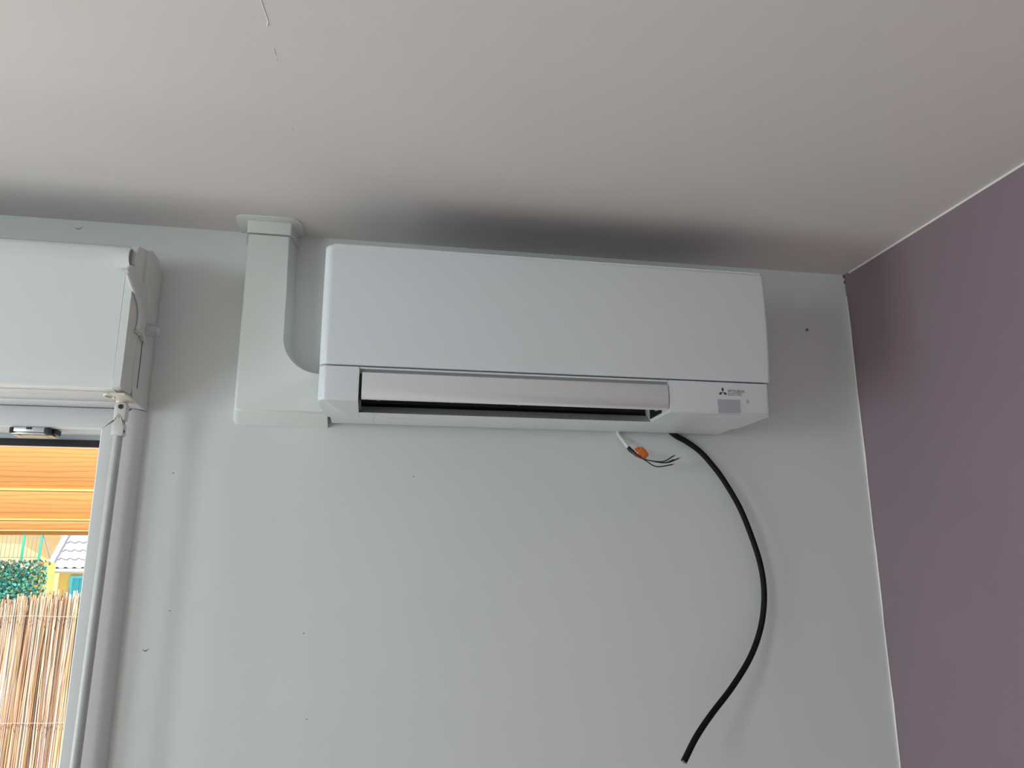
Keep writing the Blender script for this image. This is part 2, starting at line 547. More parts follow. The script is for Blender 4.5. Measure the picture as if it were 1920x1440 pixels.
# ------------------------------------------------------------------ crank: gear plate, universal joint, rod
CXX, CY = -1.5215, -0.110
crank = empty('shutter_crank', (CXX, CY, 0.86), 'white shutter crank rod with universal joint hanging beside the window jamb', 'crank')
bm = NB()
plate = [(-1.503, -0.166), (-1.500, -0.150), (-1.505, -0.092), (-1.527, -0.088), (-1.529, -0.118), (-1.531, -0.132), (-1.522, -0.140), (-1.526, -0.166)]
prism(bm, plate, 'z', 2.0125, 2.0165, 0.0008, 2)
build('gear_plate', bm, M_CREAM, crank)
bm = NB()
ring = [Vector((-1.531 + 0.0085 * math.cos(t), -0.149 + 0.013 * math.sin(t), 2.0140)) for t in [math.radians(60 + 250 * k / 14) for k in range(15)]]
tube(bm, ring, 0.0022, 8)
build('guide_loop', bm, M_CREAM, crank)
bm = NB()
tube(bm, [(CXX, CY, 2.0125), (CXX, CY, 2.009), (CXX, CY - 0.001, 2.003)], [0.0115, 0.0085, 0.0075], 20)
build('gear_neck', bm, M_CREAM, crank)
# upper yoke: a rounded block with a forked lower end
bm = NB()
yz = [(-0.0092, -0.030), (-0.0100, -0.006), (-0.0085, -0.001), (-0.004, 0.0005), (0.004, 0.0005), (0.0085, -0.001), (0.0100, -0.006), (0.0092, -0.030), (0.0060, -0.0315), (0.0050, -0.024), (0.0032, -0.0200), (0, -0.0186), (-0.0032, -0.0200), (-0.0050, -0.024), (-0.0060, -0.0315)]
prism(bm, [(CXX + a, 2.009 + b) for a, b in yz], 'y', CY - 0.0105, CY + 0.0085, 0.0014, 2)
uy = build('upper_yoke', bm, M_JOINT, crank)
bm = NB(); tube(bm, [(CXX + 0.0010, CY - 0.0100, 2.0015), (CXX + 0.0010, CY - 0.0118, 2.0015)], [0.0042, 0.0042], 16)
build('screw', bm, M_SCREW_SHADE, uy)
bm = NB(); tube(bm, [(CXX - 0.0092, CY, 1.983), (CXX + 0.0092, CY, 1.983)], 0.0030, 12)
build('cross_pin', bm, M_STEEL, crank)
bm = NB()
lo = [(-0.0046, 0.0035), (-0.0030, 0.0062), (0.0, 0.0072), (0.0030, 0.0062), (0.0046, 0.0035), (0.0050, -0.008), (0.0098, -0.013), (0.0100, -0.0300), (0.0085, -0.0325), (-0.0085, -0.0325), (-0.0100, -0.0300), (-0.0098, -0.013), (-0.0050, -0.008)]
prism(bm, [(CXX - 0.001 + a, 1.983 + b) for a, b in lo], 'y', CY - 0.0098, CY + 0.0085, 0.0016, 2)
ly = build('lower_yoke', bm, M_JOINT, crank)
bm = NB(); tube(bm, [(CXX - 0.001, CY - 0.0094, 1.9838), (CXX - 0.001, CY - 0.0106, 1.9838)], 0.0020, 12)
build('pin_head', bm, M_BEZ, ly)
for sx in (-1, 1):
    bm = NB(); tube(bm, [(CXX - 0.001 + sx * 0.0096, CY - 0.004, 1.9585), (CXX - 0.001 + sx * 0.0108, CY - 0.004, 1.9585)], 0.0026, 12)
    build('grub_screw', bm, M_SCREW_SHADE, ly)
bm = NB()
P = [(CXX - 0.0005, CY, 1.956), (CXX - 0.001, CY, 1.94), (CXX - 0.0055, CY, 1.42), (CXX - 0.009, CY, 0.99)]
tube(bm, P, 0.0078, 20)
build('rod', bm, M_ROD, crank)
bm = NB()
tube(bm, spline([(CXX - 0.009, CY, 0.99), (CXX - 0.009, CY, 0.965), (CXX - 0.009, CY - 0.02, 0.945), (CXX - 0.009, CY - 0.07, 0.93), (CXX - 0.009, CY - 0.09, 0.915), (CXX - 0.009, CY - 0.095, 0.86)], 5), 0.0085, 14)
build('handle', bm, M_PVC, crank)

# ------------------------------------------------------------------ curtain rod bracket on the corner of the shutter box
brk = empty('curtain_rod_bracket', (-1.506, -0.16, 2.13), 'white plastic curtain rod bracket clipped on the corner of the shutter box', 'bracket')
cyc, czc, cr = -0.1955, 2.2490, 0.0185
bm = NB()
ang = [math.radians(a) for a in range(-60, 266, 13)]
outer = [(cyc + cr * math.cos(a), czc + cr * math.sin(a)) for a in ang]
inner = [(cyc + (cr - 0.0022) * math.cos(a), czc + (cr - 0.0022) * math.sin(a)) for a in ang][::-1]
prism(bm, outer + inner, 'x', -1.5350, -1.5085)
build('rod_cup', bm, M_PVC, brk, smooth=40)
bm = NB()
tube(bm, [(-1.5260, cyc, czc), (-1.5238, cyc, czc)], cr - 0.001, 28)
build('cup_web', bm, M_CAP, brk)
bm = NB()
arm = [(-0.226, 2.216), (-0.222, 2.209), (-0.171, 2.194), (-0.148, 2.185), (-0.138, 2.176), (-0.132, 2.158), (-0.134, 2.146), (-0.139, 2.134), (-0.126, 2.131),
       (-0.108, 2.137), (-0.096, 2.150), (-0.092, 2.170), (-0.096, 2.196), (-0.115, 2.228), (-0.150, 2.226), (-0.185, 2.230), (-0.205, 2.233), (-0.218, 2.226)]
prism(bm, arm, 'x', -1.5068, -1.5025, 0.0010, 2)
build('arm_plate', bm, M_CHEEK, brk)
bm = NB()
e0 = [(-1.5045, -0.225, 2.212), (-1.5045, -0.200, 2.2025), (-1.5045, -0.171, 2.1945), (-1.5045, -0.149, 2.185), (-1.5045, -0.1365, 2.172), (-1.5045, -0.133, 2.154), (-1.5045, -0.138, 2.137)]
tube(bm, spline(e0, 5), 0.0030, 8)
build('arm_rim', bm, M_PVC, brk)
bm = NB()
tube(bm, spline([(-1.5035, -0.142, 2.134), (-1.502, -0.125, 2.138), (-1.502, -0.105, 2.136), (-1.503, -0.085, 2.126)], 5), [0.0034] * 8 + [0.003] * 7 + [0.0015], 8)
build('tail_clip', bm, M_CAP, brk)
bm = NB()
box(bm, -1.5115, -1.5050, cyc + 0.004, cyc + 0.017, czc - 0.006, czc + 0.016, 0.002, 2)
build('cup_tab', bm, M_CHEEK, brk)

hook = empty('clear_hook', (-1.497, -0.055, 2.150), 'small clear plastic hook stuck on the end of the shutter box', 'hook')
bm = NB()
tube(bm, [(-1.5088, -0.064, 2.1620), (-1.5060, -0.064, 2.1620), (-1.4980, -0.062, 2.1605), (-1.4915, -0.060, 2.1590), (-1.4885, -0.059, 2.1582), (-1.4870, -0.0587, 2.1580)], [0.0120, 0.0112, 0.0098, 0.0100, 0.0085, 0.0050], 24)
build('hook_body', bm, M_CLEAR, hook)
bm = NB()
tube(bm, spline([(-1.4925, -0.071, 2.155), (-1.4885, -0.066, 2.1495), (-1.4880, -0.056, 2.1490), (-1.4900, -0.050, 2.1530)], 5), 0.0018, 8)
build('hook_lip', bm, M_CLEAR, hook)

# ================================================================== cable duct cover
duct = empty('duct_cover', (-1.30, -0.03, 1.995), 'white plastic pipe duct cover elbowing from the ceiling into the air conditioner', 'duct cover')
EC = (-1.1905, 2.162)
front = [(-1.3425, 2.3715), (-1.2635, 2.3715), (-1.2628, 2.26)] + arc(EC[0], EC[1], 0.072, 180, 270, 12) + [(-1.1725, 2.0900), (-1.1725, 2.0130), (-1.333, 2.0130), (-1.3395, 2.0155), (-1.3420, 2.0215)]
back = [(-1.3535, 2.3715), (-1.2530, 2.3715), (-1.2518, 2.26)] + arc(EC[0], EC[1], 0.060, 180, 270, 12) + [(-1.1725, 2.1020), (-1.1725, 1.9960), (-1.340, 1.9960), (-1.3495, 1.9995), (-1.3530, 2.0080)]
bm = NB()
Fv = [bm.verts.new((x, -0.062, z)) for x, z in front]
Bv = [bm.verts.new((x, -0.0005, z)) for x, z in back]
ff = bm.faces.new(Fv)
bm.faces.new(Bv[::-1])
for i in range(len(Fv)):
    j = (i + 1) % len(Fv)
    bm.faces.new((Fv[i], Bv[i], Bv[j], Fv[j]))
bmesh.ops.bevel(bm, geom=list(ff.edges), offset=0.0045, segments=4, affect='EDGES', profile=0.5)
build('elbow_cover', bm, M_DUCT, duct, smooth=50)
bm = NB()
cf = [(-1.3445, 2.3728), (-1.2610, 2.3728), (-1.2600, 2.3998), (-1.3450, 2.3998)]
cb = [(-1.3560, 2.3728), (-1.2500, 2.3728), (-1.2495, 2.3998), (-1.3565, 2.3998)]
Fv = [bm.verts.new((x, -0.0645, z)) for x, z in cf]
Bv = [bm.verts.new((x, -0.0005, z)) for x, z in cb]
ff = bm.faces.new(Fv); bm.faces.new(Bv[::-1])
for i in range(4):
    j = (i + 1) % 4
    bm.faces.new((Fv[i], Bv[i], Bv[j], Fv[j]))
bmesh.ops.bevel(bm, geom=[e for e in ff.edges if abs(e.verts[0].co.z - e.verts[1].co.z) > 0.01], offset=0.004, segments=3, affect='EDGES', profile=0.5)
build('ceiling_collar', bm, M_DUCT, duct)
bm = NB()
ros = [(-1.240, -0.0005)] + [(-1.241, -0.03)] + arc(-1.268, -0.060, 0.0270, 0, -90, 7) + arc(-1.348, -0.066, 0.0200, -90, -180, 6) + [(-1.3675, -0.0005)]
prism(bm, ros, 'z', H - 0.0024, H - 0.0001, 0.0007, 2)
build('ceiling_rosette', bm, M_DUCT, duct)

# ================================================================== air conditioner
AX0, AX1 = -1.1805, -0.3430
ac = empty('air_conditioner', ((AX0 + AX1) / 2, -0.11, 2.003), 'white wall-mounted split air conditioner unit', 'air conditioner')
ZS = 2.0650          # seam between front panel and lower casing
# main body behind the panel; the left rear corner is cut back for the duct
plan = [(AX0 + 0.0015, -0.196), (AX1 - 0.0015, -0.196), (AX1 - 0.0015, -0.001), (-1.166, -0.001), (-1.166, -0.080), (AX0 + 0.0015, -0.080)]
bm = NB(); prism(bm, plan, 'z', ZS + 0.0005, 2.2845, 0.002, 2)
build('body', bm, M_AC, ac)
bm = NB(); box(bm, AX0 + 0.03, AX1 - 0.03, -0.185, -0.030, 2.2843, 2.2850)  # unseen from below, added dark to cut light bounced onto the ceiling
grille = build('intake_grille', bm, M_GRILLE, ac, smooth=0)
for k in range(9):
    y = -0.180 + k * 0.018
    bm = NB(); box(bm, AX0 + 0.03, AX1 - 0.03, y - 0.002, y + 0.002, 2.2850, 2.2862)
    build('grille_slat', bm, M_GRILLE, grille, smooth=0)
bm = NB()
xm = (AX0 + AX1) / 2
nz = 14
sec = []
for k in range(nz + 1):                      # gently bowed front panel, section by section
    t = k / nz
    z = ZS + 0.0018 + (2.2865 - ZS - 0.0018) * t
    yf = -0.2295 - 0.0085 * math.sin(math.pi * t / 1.3)
    rr, rq, AP = 0.016, 0.010, AX1 + 0.0030
    c = [(AX0 - 0.0004, -0.1965)] + arc(AX0 + rr, yf + rr, rr, 180, 270, 7) + arc(AP - rq, yf + rq, rq, 270, 360, 7) + [(AP, -0.1965)]
    sec.append([bm.verts.new((x, y, z)) for x, y in c])
for A, B in zip(sec, sec[1:]):
    for i in range(len(A)):
        j = (i + 1) % len(A)
        bm.faces.new((A[i], A[j], B[j], B[i]))
bot = bm.faces.new(sec[0][::-1]); top = bm.faces.new(sec[-1])
bmesh.ops.bevel(bm, geom=[e for e in top.edges], offset=0.007, segments=4, affect='EDGES', profile=0.5)
bmesh.ops.bevel(bm, geom=[e for e in bm.edges if all(abs(v.co.z - ZS - 0.0018) < 1e-5 for v in e.verts)], offset=0.0012, segments=2, affect='EDGES', profile=0.5)
build('front_panel', bm, M_AC, ac, smooth=40)

# lower casing: two end blocks and the bottom tray between them
OX0, OX1 = -1.1120, -0.5470         # outlet opening
ZB = 2.0040
r = 0.0155


def end_block(plan_pts, left):
    bm = NB()
    fs = prism(bm, plan_pts, 'z', ZB, ZS - 0.0008)
    es = [e for e in fs[0].edges if min(e.verts[0].co.y, e.verts[1].co.y) < -0.19 and max(e.verts[0].co.y, e.verts[1].co.y) < -0.19]
    bmesh.ops.bevel(bm, geom=es, offset=0.0045, segments=3, affect='EDGES', profile=0.5)
    return build('casing_end', bm, M_AC, ac, smooth=40)


YF = -0.2262
rb_front = end_block([(OX1, YF)] + arc(AX1 - 0.011, YF + 0.011, 0.011, 270, 360, 6) + [(AX1, -0.100), (AX1 - 0.003, -0.088), (AX1 - 0.011, -0.074), (AX1 - 0.011, -0.0145), (OX1, -0.0145)], False)
lb_front = end_block([(-1.165, -0.0145), (-1.165, -0.072), (AX0 + 0.007, -0.078)] + arc(AX0 + r, YF + r, r, 180, 270, 6) + [(OX0, YF), (OX0, -0.0145)], True)
bm = NB()
prism(bm, [(-0.121, ZB + 0.0008), (-0.1195, ZB), (-0.0145, ZB), (-0.0145, ZS - 0.001), (-0.060, ZS - 0.001), (-0.092, ZB + 0.020), (-0.101, ZB + 0.0155)], 'x', OX0 + 0.0003, OX1 - 0.0003)
build('bottom_tray', bm, M_AC, ac)
bm = NB()      # grey rear lip of the outlet
prism(bm, [(-0.1222, ZB + 0.0009), (-0.1212, ZB + 0.0008), (-0.1014, ZB + 0.0158), (-0.1024, ZB + 0.0168)], 'x', OX0 + 0.0008, OX1 - 0.0008)
lip = build('outlet_lip', bm, M_FLAP, ac, smooth=0)
bm = NB()      # dark throat
prism(bm, [(-0.100, ZB + 0.0165), (-0.0915, ZB + 0.0208), (-0.0595, ZS - 0.0006), (-0.0585, ZS - 0.0002), (-0.205, ZS - 0.0002), (-0.205, ZS - 0.004), (-0.100, ZS - 0.006), (-0.096, ZB + 0.024)], 'x', OX0 + 0.0006, OX1 - 0.0006)
build('outlet_throat', bm, M_DARK, ac, smooth=0)
bm = NB()      # bezel strip above the flap
box(bm, OX0 + 0.0006, OX1 - 0.0006, -0.2175, -0.2055, 2.0555, ZS - 0.0006)
build('bezel_back', bm, M_BEZ, ac, smooth=0)
bm = NB()
box(bm, OX0 + 0.0006, OX1 - 0.0006, -0.2262, -0.2178, 2.0612, ZS - 0.0008, 0.0006, 1)
build('bezel_strip', bm, M_AC, ac)
# flap
bm = NB()
fl = [(-0.2240, 2.0552), (-0.2262, 2.0545), (-0.2275, 2.045), (-0.2272, 2.028), (-0.2250, 2.0120), (-0.2225, 2.0080), (-0.2205, 2.0076), (-0.2200, 2.0095), (-0.2205, 2.028), (-0.2205, 2.050)]
prism(bm, fl, 'x', OX0 + 0.0050, OX1 - 0.0022, 0.0006, 1)
flap = build('air_flap', bm, M_FLAP, ac, smooth=40)
for x in (OX0 + 0.034, -0.829, OX1 - 0.022):
    bm = NB()
    prism(bm, [(-0.2200, 2.012), (-0.2190, 2.0075), (-0.2085, 2.0085), (-0.206, 2.030), (-0.2200, 2.030)], 'x', x - 0.002, x + 0.002)
    build('flap_bracket', bm, M_BEZ if x > -0.7 else M_DARK, flap)
bm = NB()
box(bm, OX0 + 0.0006, OX0 + 0.0042, -0.2150, -0.1250, ZB + 0.004, 2.055)
build('outlet_side', bm, M_DARK, ac, smooth=0)
bm = NB()
box(bm, OX1 - 0.0020, OX1 - 0.0006, -0.1850, -0.1250, ZB + 0.006, 2.030)
build('outlet_side', bm, M_DARK, ac, smooth=0)
# vertical guide vanes deep in the outlet
for k in range(12):
    x = OX0 + 0.04 + k * (OX1 - OX0 - 0.08) / 11
    bm = NB(); box(bm, x - 0.001, x + 0.001, -0.150, -0.108, 2.030, 2.056)
    build('guide_vane', bm, M_DARK, ac, smooth=0)
# fine joint lines on the tray
bm = NB()
box(bm, -1.0850, -1.0844, -0.118, -0.016, ZB - 0.0003, ZB + 0.0002)
box(bm, -1.095, -1.0945, -0.1190, -0.1090, ZB - 0.0003, ZB + 0.0002)
box(bm, -1.079, -1.0785, -0.1190, -0.1090, ZB - 0.0003, ZB + 0.0002)
box(bm, -1.095, -1.0785, -0.1092, -0.1086, ZB - 0.0003, ZB + 0.0002)
box(bm, -1.06, -0.97, -0.0820, -0.0816, ZB - 0.0002, ZB + 0.0002)
build('joint_line', bm, M_BEZ, ac, smooth=0)
# right block: display window, power mark, emblem and lettering
bm = NB()
prism(bm, [(YF + 0.0006, 2.0310), (YF - 0.0006, 2.0310)] + arc(YF + 0.0045, ZB + 0.0045, 0.0051, 180, 270, 6) + arc(YF + 0.0045, ZB + 0.0045, 0.0038, 270, 180, 6), 'x', -0.4525, -0.4075)
build('display_window', bm, M_DISP, ac, smooth=40)
bm = NB()
ringp = [Vector((-0.3920 + 0.0026 * math.cos(t), YF - 0.0001, 2.0288 + 0.0026 * math.sin(t))) for t in [2 * math.pi * k / 20 for k in range(21)]]
tube(bm, ringp, 0.0005, 6, caps=False)
build('power_mark', bm, M_LED, ac)


def rhombus(bm, cx, cz, ang, L, W, y):
    a = Vector((math.cos(ang), 0, math.sin(ang)))
    b = Vector((-math.sin(ang), 0, math.cos(ang)))
    c = Vector((cx, y, cz))
    P = [c, c + a * L / 2 - b * W / 2, c + a * L, c + a * L / 2 + b * W / 2]
    prism(bm, [(p.x, p.z) for p in P], 'y', y, y + 0.0002)


bm = NB()
for a in (90, 210, 330):
    rhombus(bm, -0.4408 + 0.0004 * math.cos(math.radians(a)), 2.0452 + 0.0004 * math.sin(math.radians(a)), math.radians(a), 0.0094, 0.0054, YF - 0.0002)
build('emblem', bm, M_INK, ac, smooth=0)


GLYPH = {   # strokes of wide sans capitals in a unit cell
    'M': [[(0, 0), (0, 1), (.5, .25), (1, 1), (1, 0)]], 'I': [[(0, 0), (0, 1)]], 'T': [[(0, 1), (1, 1)], [(.5, 1), (.5, 0)]],
    'S': [[(1, .85), (.8, 1), (.2, 1), (0, .85), (0, .65), (.2, .52), (.8, .48), (1, .35), (1, .15), (.8, 0), (.2, 0), (0, .15)]],
    'U': [[(0, 1), (0, .2), (.22, 0), (.78, 0), (1, .2), (1, 1)]], 'H': [[(0, 0), (0, 1)], [(1, 0), (1, 1)], [(0, .5), (1, .5)]],
    'B': [[(0, 0), (0, 1), (.75, 1), (.95, .88), (.95, .64), (.75, .52), (0, .52)], [(.75, .52), (1, .38), (1, .14), (.78, 0), (0, 0)]],
    'E': [[(1, 1), (0, 1), (0, 0), (1, 0)], [(0, .5), (.9, .5)]], 'L': [[(0, 1), (0, 0), (1, 0)]],
    'C': [[(1, .8), (.8, 1), (.2, 1), (0, .8), (0, .2), (.2, 0), (.8, 0), (1, .2)]],
    'R': [[(0, 0), (0, 1), (.78, 1), (1, .85), (1, .6), (.78, .45), (0, .45)], [(.55, .45), (1, 0)]]}
GW = {'I': 0.0, 'M': 1.15}


def lettering(name, text, x0, x1, z0, z1, y, material, parent):
    gap, t = 0.42, 0.00066
    total = sum(GW.get(c, 0.85) for c in text) + gap * (len(text) - 1)
    sx = (x1 - x0 - t) / total
    bm = NB()
    cx = x0 + t / 2
    for c in text:
        gw = GW.get(c, 0.85)
        for st in GLYPH[c]:
            P = [Vector((cx + a * gw * sx, z0 + t / 2 + b * (z1 - z0 - t))) for a, b in st]
            for p, q in zip(P, P[1:]):
                dr = (q - p).normalized()
                nr = Vector((-dr.y, dr.x)) * t / 2
                p2, q2 = p - dr * t * 0.4, q + dr * t * 0.4
                bm.faces.new([bm.verts.new((v.x, y, v.y)) for v in (p2 - nr, q2 - nr, q2 + nr, p2 + nr)])
        cx += (gw + gap) * sx
    return build(name, bm, material, parent, smooth=0)


lettering('lettering', 'MITSUBISHI', -0.4300, -0.3975, 2.0452, 2.0504, YF - 0.0002, M_INK, ac)
lettering('lettering', 'ELECTRIC', -0.4305, -0.4025, 2.0393, 2.0443, YF - 0.0002, M_INK, ac)

# ================================================================== cables
cable = empty('power_cable', (-0.48, -0.10, 1.36), 'thick black cable hanging in a curve from under the air conditioner', 'cable')
cp = [(-0.465, -0.0072, 2.029), (-0.46, -0.0072, 2.011), (-0.447, -0.0078, 1.999), (-0.425, -0.01, 1.987), (-0.398, -0.0125, 1.967), (-0.375, -0.016, 1.94), (-0.352, -0.02, 1.906), (-0.322, -0.023, 1.85), (-0.3, -0.024, 1.789), (-0.285, -0.023, 1.735), (-0.28, -0.022, 1.686), (-0.286, -0.023, 1.638), (-0.303, -0.028, 1.592), (-0.333, -0.038, 1.547), (-0.381, -0.054, 1.499), (-0.433, -0.072, 1.457), (-0.474, -0.09, 1.422), (-0.508, -0.106, 1.384)]
bm = NB(); tube(bm, spline(cp, 8), 0.0058, 16)
build('sheath', bm, M_CABLE, cable)
e1, e0 = Vector(cp[-1]), Vector(cp[-2])
d = (e1 - e0).normalized()
n1 = d.orthogonal().normalized(); n2 = d.cross(n1)
for k in range(3):
    a = 2 * math.pi * k / 3
    o = n1 * 0.0027 * math.cos(a) + n2 * 0.0027 * math.sin(a)
    bm = NB(); tube(bm, [e1 - d * 0.004 + o, e1 + d * 0.0006 + o], 0.0019, 8)
    build('core_end', bm, M_COND, cable)

lead = empty('signal_lead', (-0.53, -0.08, 1.92), 'white cable end with an orange tag and four bare-ended wires under the air conditioner', 'cable')
bm = NB(); tube(bm, spline([(-0.578, -0.0070, 2.030), (-0.577, -0.0070, 2.012), (-0.575, -0.0085, 1.998), (-0.571, -0.025, 1.982), (-0.565, -0.040, 1.9645)], 6), 0.0040, 12)
build('sheath', bm, M_WHITEW, lead)
bm = NB(); tube(bm, [(-0.5655, -0.0388, 1.9658), (-0.563, -0.043, 1.9605), (-0.5585, -0.047, 1.9555)], 0.0043, 12)
build('heat_shrink', bm, M_DARK, lead)
bm = NB(); tube(bm, [(-0.5595, -0.0462, 1.9565), (-0.553, -0.050, 1.9495), (-0.542, -0.054, 1.9430)], [0.0040, 0.0036, 0.0028], 12)
build('tape', bm, M_MAROON, lead)
tips = [(-0.4760, -0.060, 1.9485), (-0.4750, -0.055, 1.9412), (-0.4680, -0.066, 1.9425), (-0.4820, -0.066, 1.9295)]
mids = [(-0.501, -0.060, 1.9360), (-0.498, -0.058, 1.9340), (-0.496, -0.063, 1.9330), (-0.516, -0.063, 1.9250)]
for tpt, md in zip(tips, mids):
    P = spline([(-0.5460, -0.053, 1.9450), (-0.533, -0.056, 1.9390) if tpt[2] > 1.935 else (-0.537, -0.058, 1.9375), md, tpt], 8)
    bm = NB(); tube(bm, P, 0.00120, 8)
    wi = build('wire', bm, M_NAVY, lead)
    d = (P[-1] - P[-2]).normalized()
    bm = NB(); tube(bm, [P[-1] - d * 0.0005, P[-1] + d * 0.0050], 0.0009, 8)
    build('wire_tip', bm, M_BRASS, wi)


def tag_y(x, z):          # the tag is a gently curled paper leaf
    return -0.0600 + 0.25 * (x + 0.547) - 0.10 * (z - 1.952) + 5.0 * (x + 0.545) ** 2


bm = NB()
tp = [(-0.562, 1.9600), (-0.555, 1.9640), (-0.543, 1.9650), (-0.537, 1.9610), (-0.5285, 1.9520), (-0.5290, 1.9480), (-0.5350, 1.9415), (-0.5400, 1.9420), (-0.5510, 1.9500)]
prism(bm, tp, 'y', 0.0, 0.0006)
for v in bm.verts:
    v.co.y += tag_y(v.co.x, v.co.z)
tagp = build('warning_tag', bm, M_ORANGE, lead, smooth=0)
tagp['label'] = 'orange paper tag with yellow print'
bm = NB()
u_ = Vector((0.0070, 0, -0.0066)).normalized(); v_ = Vector((0.0066, 0, 0.0070)).normalized()
for rr_ in range(4):
    for k in range(3):
        c = Vector((-0.5535, 0, 1.9560)) + u_ * (0.0062 * k - 0.0006 * rr_) + v_ * (0.0031 * rr_ - 0.0010)
        q = [c + u_ * a + v_ * b for a, b in ((0, 0), (0.0046, 0), (0.0046, 0.0015), (0, 0.0015))]
        bm.faces.new([bm.verts.new((p.x, tag_y(p.x, p.z) - 0.0006, p.z)) for p in q])
build('print_line', bm, M_YPRINT, tagp, smooth=0)

# ================================================================== outside the window
bm = NB(); box(bm, -40, 25, 0.26, 60, -0.6, -0.1)
tag(build('ground', bm, M_GROUND, smooth=0, centre=False), 'pale garden ground outside the window', None, kind='structure')

# wooden canopy beam made of stepped boards
beam = empty('canopy_beam', (-2.5, 1.06, 1.83), 'orange varnished timber beam of stepped boards spanning outside the window', 'beam')
BX0, BX1 = -5.0, 0.6
boards = [(1.018, 1.050, 1.9685, 2.1020), (1.010, 1.050, 1.8780, 1.9620), (1.002, 1.050, 1.8455, 1.8735), (1.028, 1.050, 1.8320, 1.8425)]
for k, (y0, y1, z0, z1) in enumerate(boards):
    bm = NB(); box(bm, BX0, BX1, y0, y1, z0, z1, 0.0015, 2)
    build('board', bm, wood_mat('varnished pine %d' % k, (0.60, 0.285, 0.088), (0.50, 0.215, 0.056), k + 1), beam)
M_LIT_EDGE = mat('sunlit edge pine', (0.80, 0.56, 0.22), 0.5, 0.05, 8)  # paler colour paints in the sunlit top edges of the boards
for k, (y0, z0, z1) in enumerate([(1.009, 1.9620, 1.9685), (1.001, 1.8735, 1.8780), (1.001, 1.8425, 1.8455)]):
    bm = NB(); box(bm, BX0, BX1, y0, 1.05, z0, z1)
    build('lit_edge', bm, M_LIT_EDGE, beam, smooth=0)
for x in (BX0 + 0.06, BX1 - 0.06):
    bm = NB(); box(bm, x - 0.05, x + 0.05, 1.051, 1.151, -0.1, 2.09, 0.004, 2)
    build('post', bm, wood_mat('varnished post', (0.60, 0.285, 0.088), (0.45, 0.185, 0.045), 9 + x), beam)
M_FELT = mat('roofing felt', (0.03, 0.032, 0.03), 0.9, 0.3, 30)
for k in range(22):        # dark clips of the canopy covering along the top edge
    bm = NB(); box(bm, BX0 + 0.1 + k * 0.25, BX0 + 0.16 + k * 0.25, 1.022, 1.048, 2.1022, 2.1100, 0.002, 2)
    build('roof_clip', bm, M_FELT, beam)

# reed screen
fence = empty('reed_screen', (-2.3, 2.02, -0.1), 'tall pale reed screen fence outside the window', 'fence')
bm = NB()
lay = bm.loops.layers.color.new('Col')
PAL = [(0.93, 0.85, 0.74), (0.90, 0.74, 0.60), (0.95, 0.91, 0.85), (0.80, 0.64, 0.51), (0.96, 0.94, 0.91), (0.92, 0.79, 0.58), (0.58, 0.45, 0.36), (0.94, 0.85, 0.80)]
for lyr, (yb, step) in enumerate(((2.000, 0.0046), (2.007, 0.0040), (2.014, 0.0036), (2.021, 0.0032))):
    x = -4.4
    while x < -0.4:
        x += step * random.uniform(0.75, 1.25)
        top = 1.600 + random.gauss(0, 0.016) + 0.018 * math.sin(x * 5.0 + 1) + 0.01 * math.sin(x * 13)
        rr_ = random.uniform(0.0015, 0.0029) * (1.0 + 0.25 * lyr)
        lean = random.gauss(0.0, 0.011)
        zs = [-0.1, 0.5, 1.0, 1.3, top]
        P = [(x + lean * (z - 1.0) + random.gauss(0, 0.0025), yb + random.gauss(0, 0.003), z) for z in zs]
        fs = tube(bm, P, [rr_, rr_, rr_ * 0.95, rr_ * 0.9, rr_ * 0.75], 5)
        c = random.choice(PAL); g = random.uniform(0.75, 1.12)
        for f_ in fs:
            for lp in f_.loops:
                lp[lay] = (min(1, c[0] * g), min(1, c[1] * g), min(1, c[2] * g), 1)
rd = build('reeds', bm, M_REED, fence, smooth=60)
rd['kind'] = 'stuff'
for z in (0.35, 0.75, 1.15, 1.552):
    bm = NB(); tube(bm, [(-4.4 + 0.1 * k, 1.9945 + 0.001 * math.sin(k * 2), z + 0.003 * math.sin(k * 1.7)) for k in range(41)], 0.0009, 5)
    build('tie_wire', bm, M_WIRE, fence)

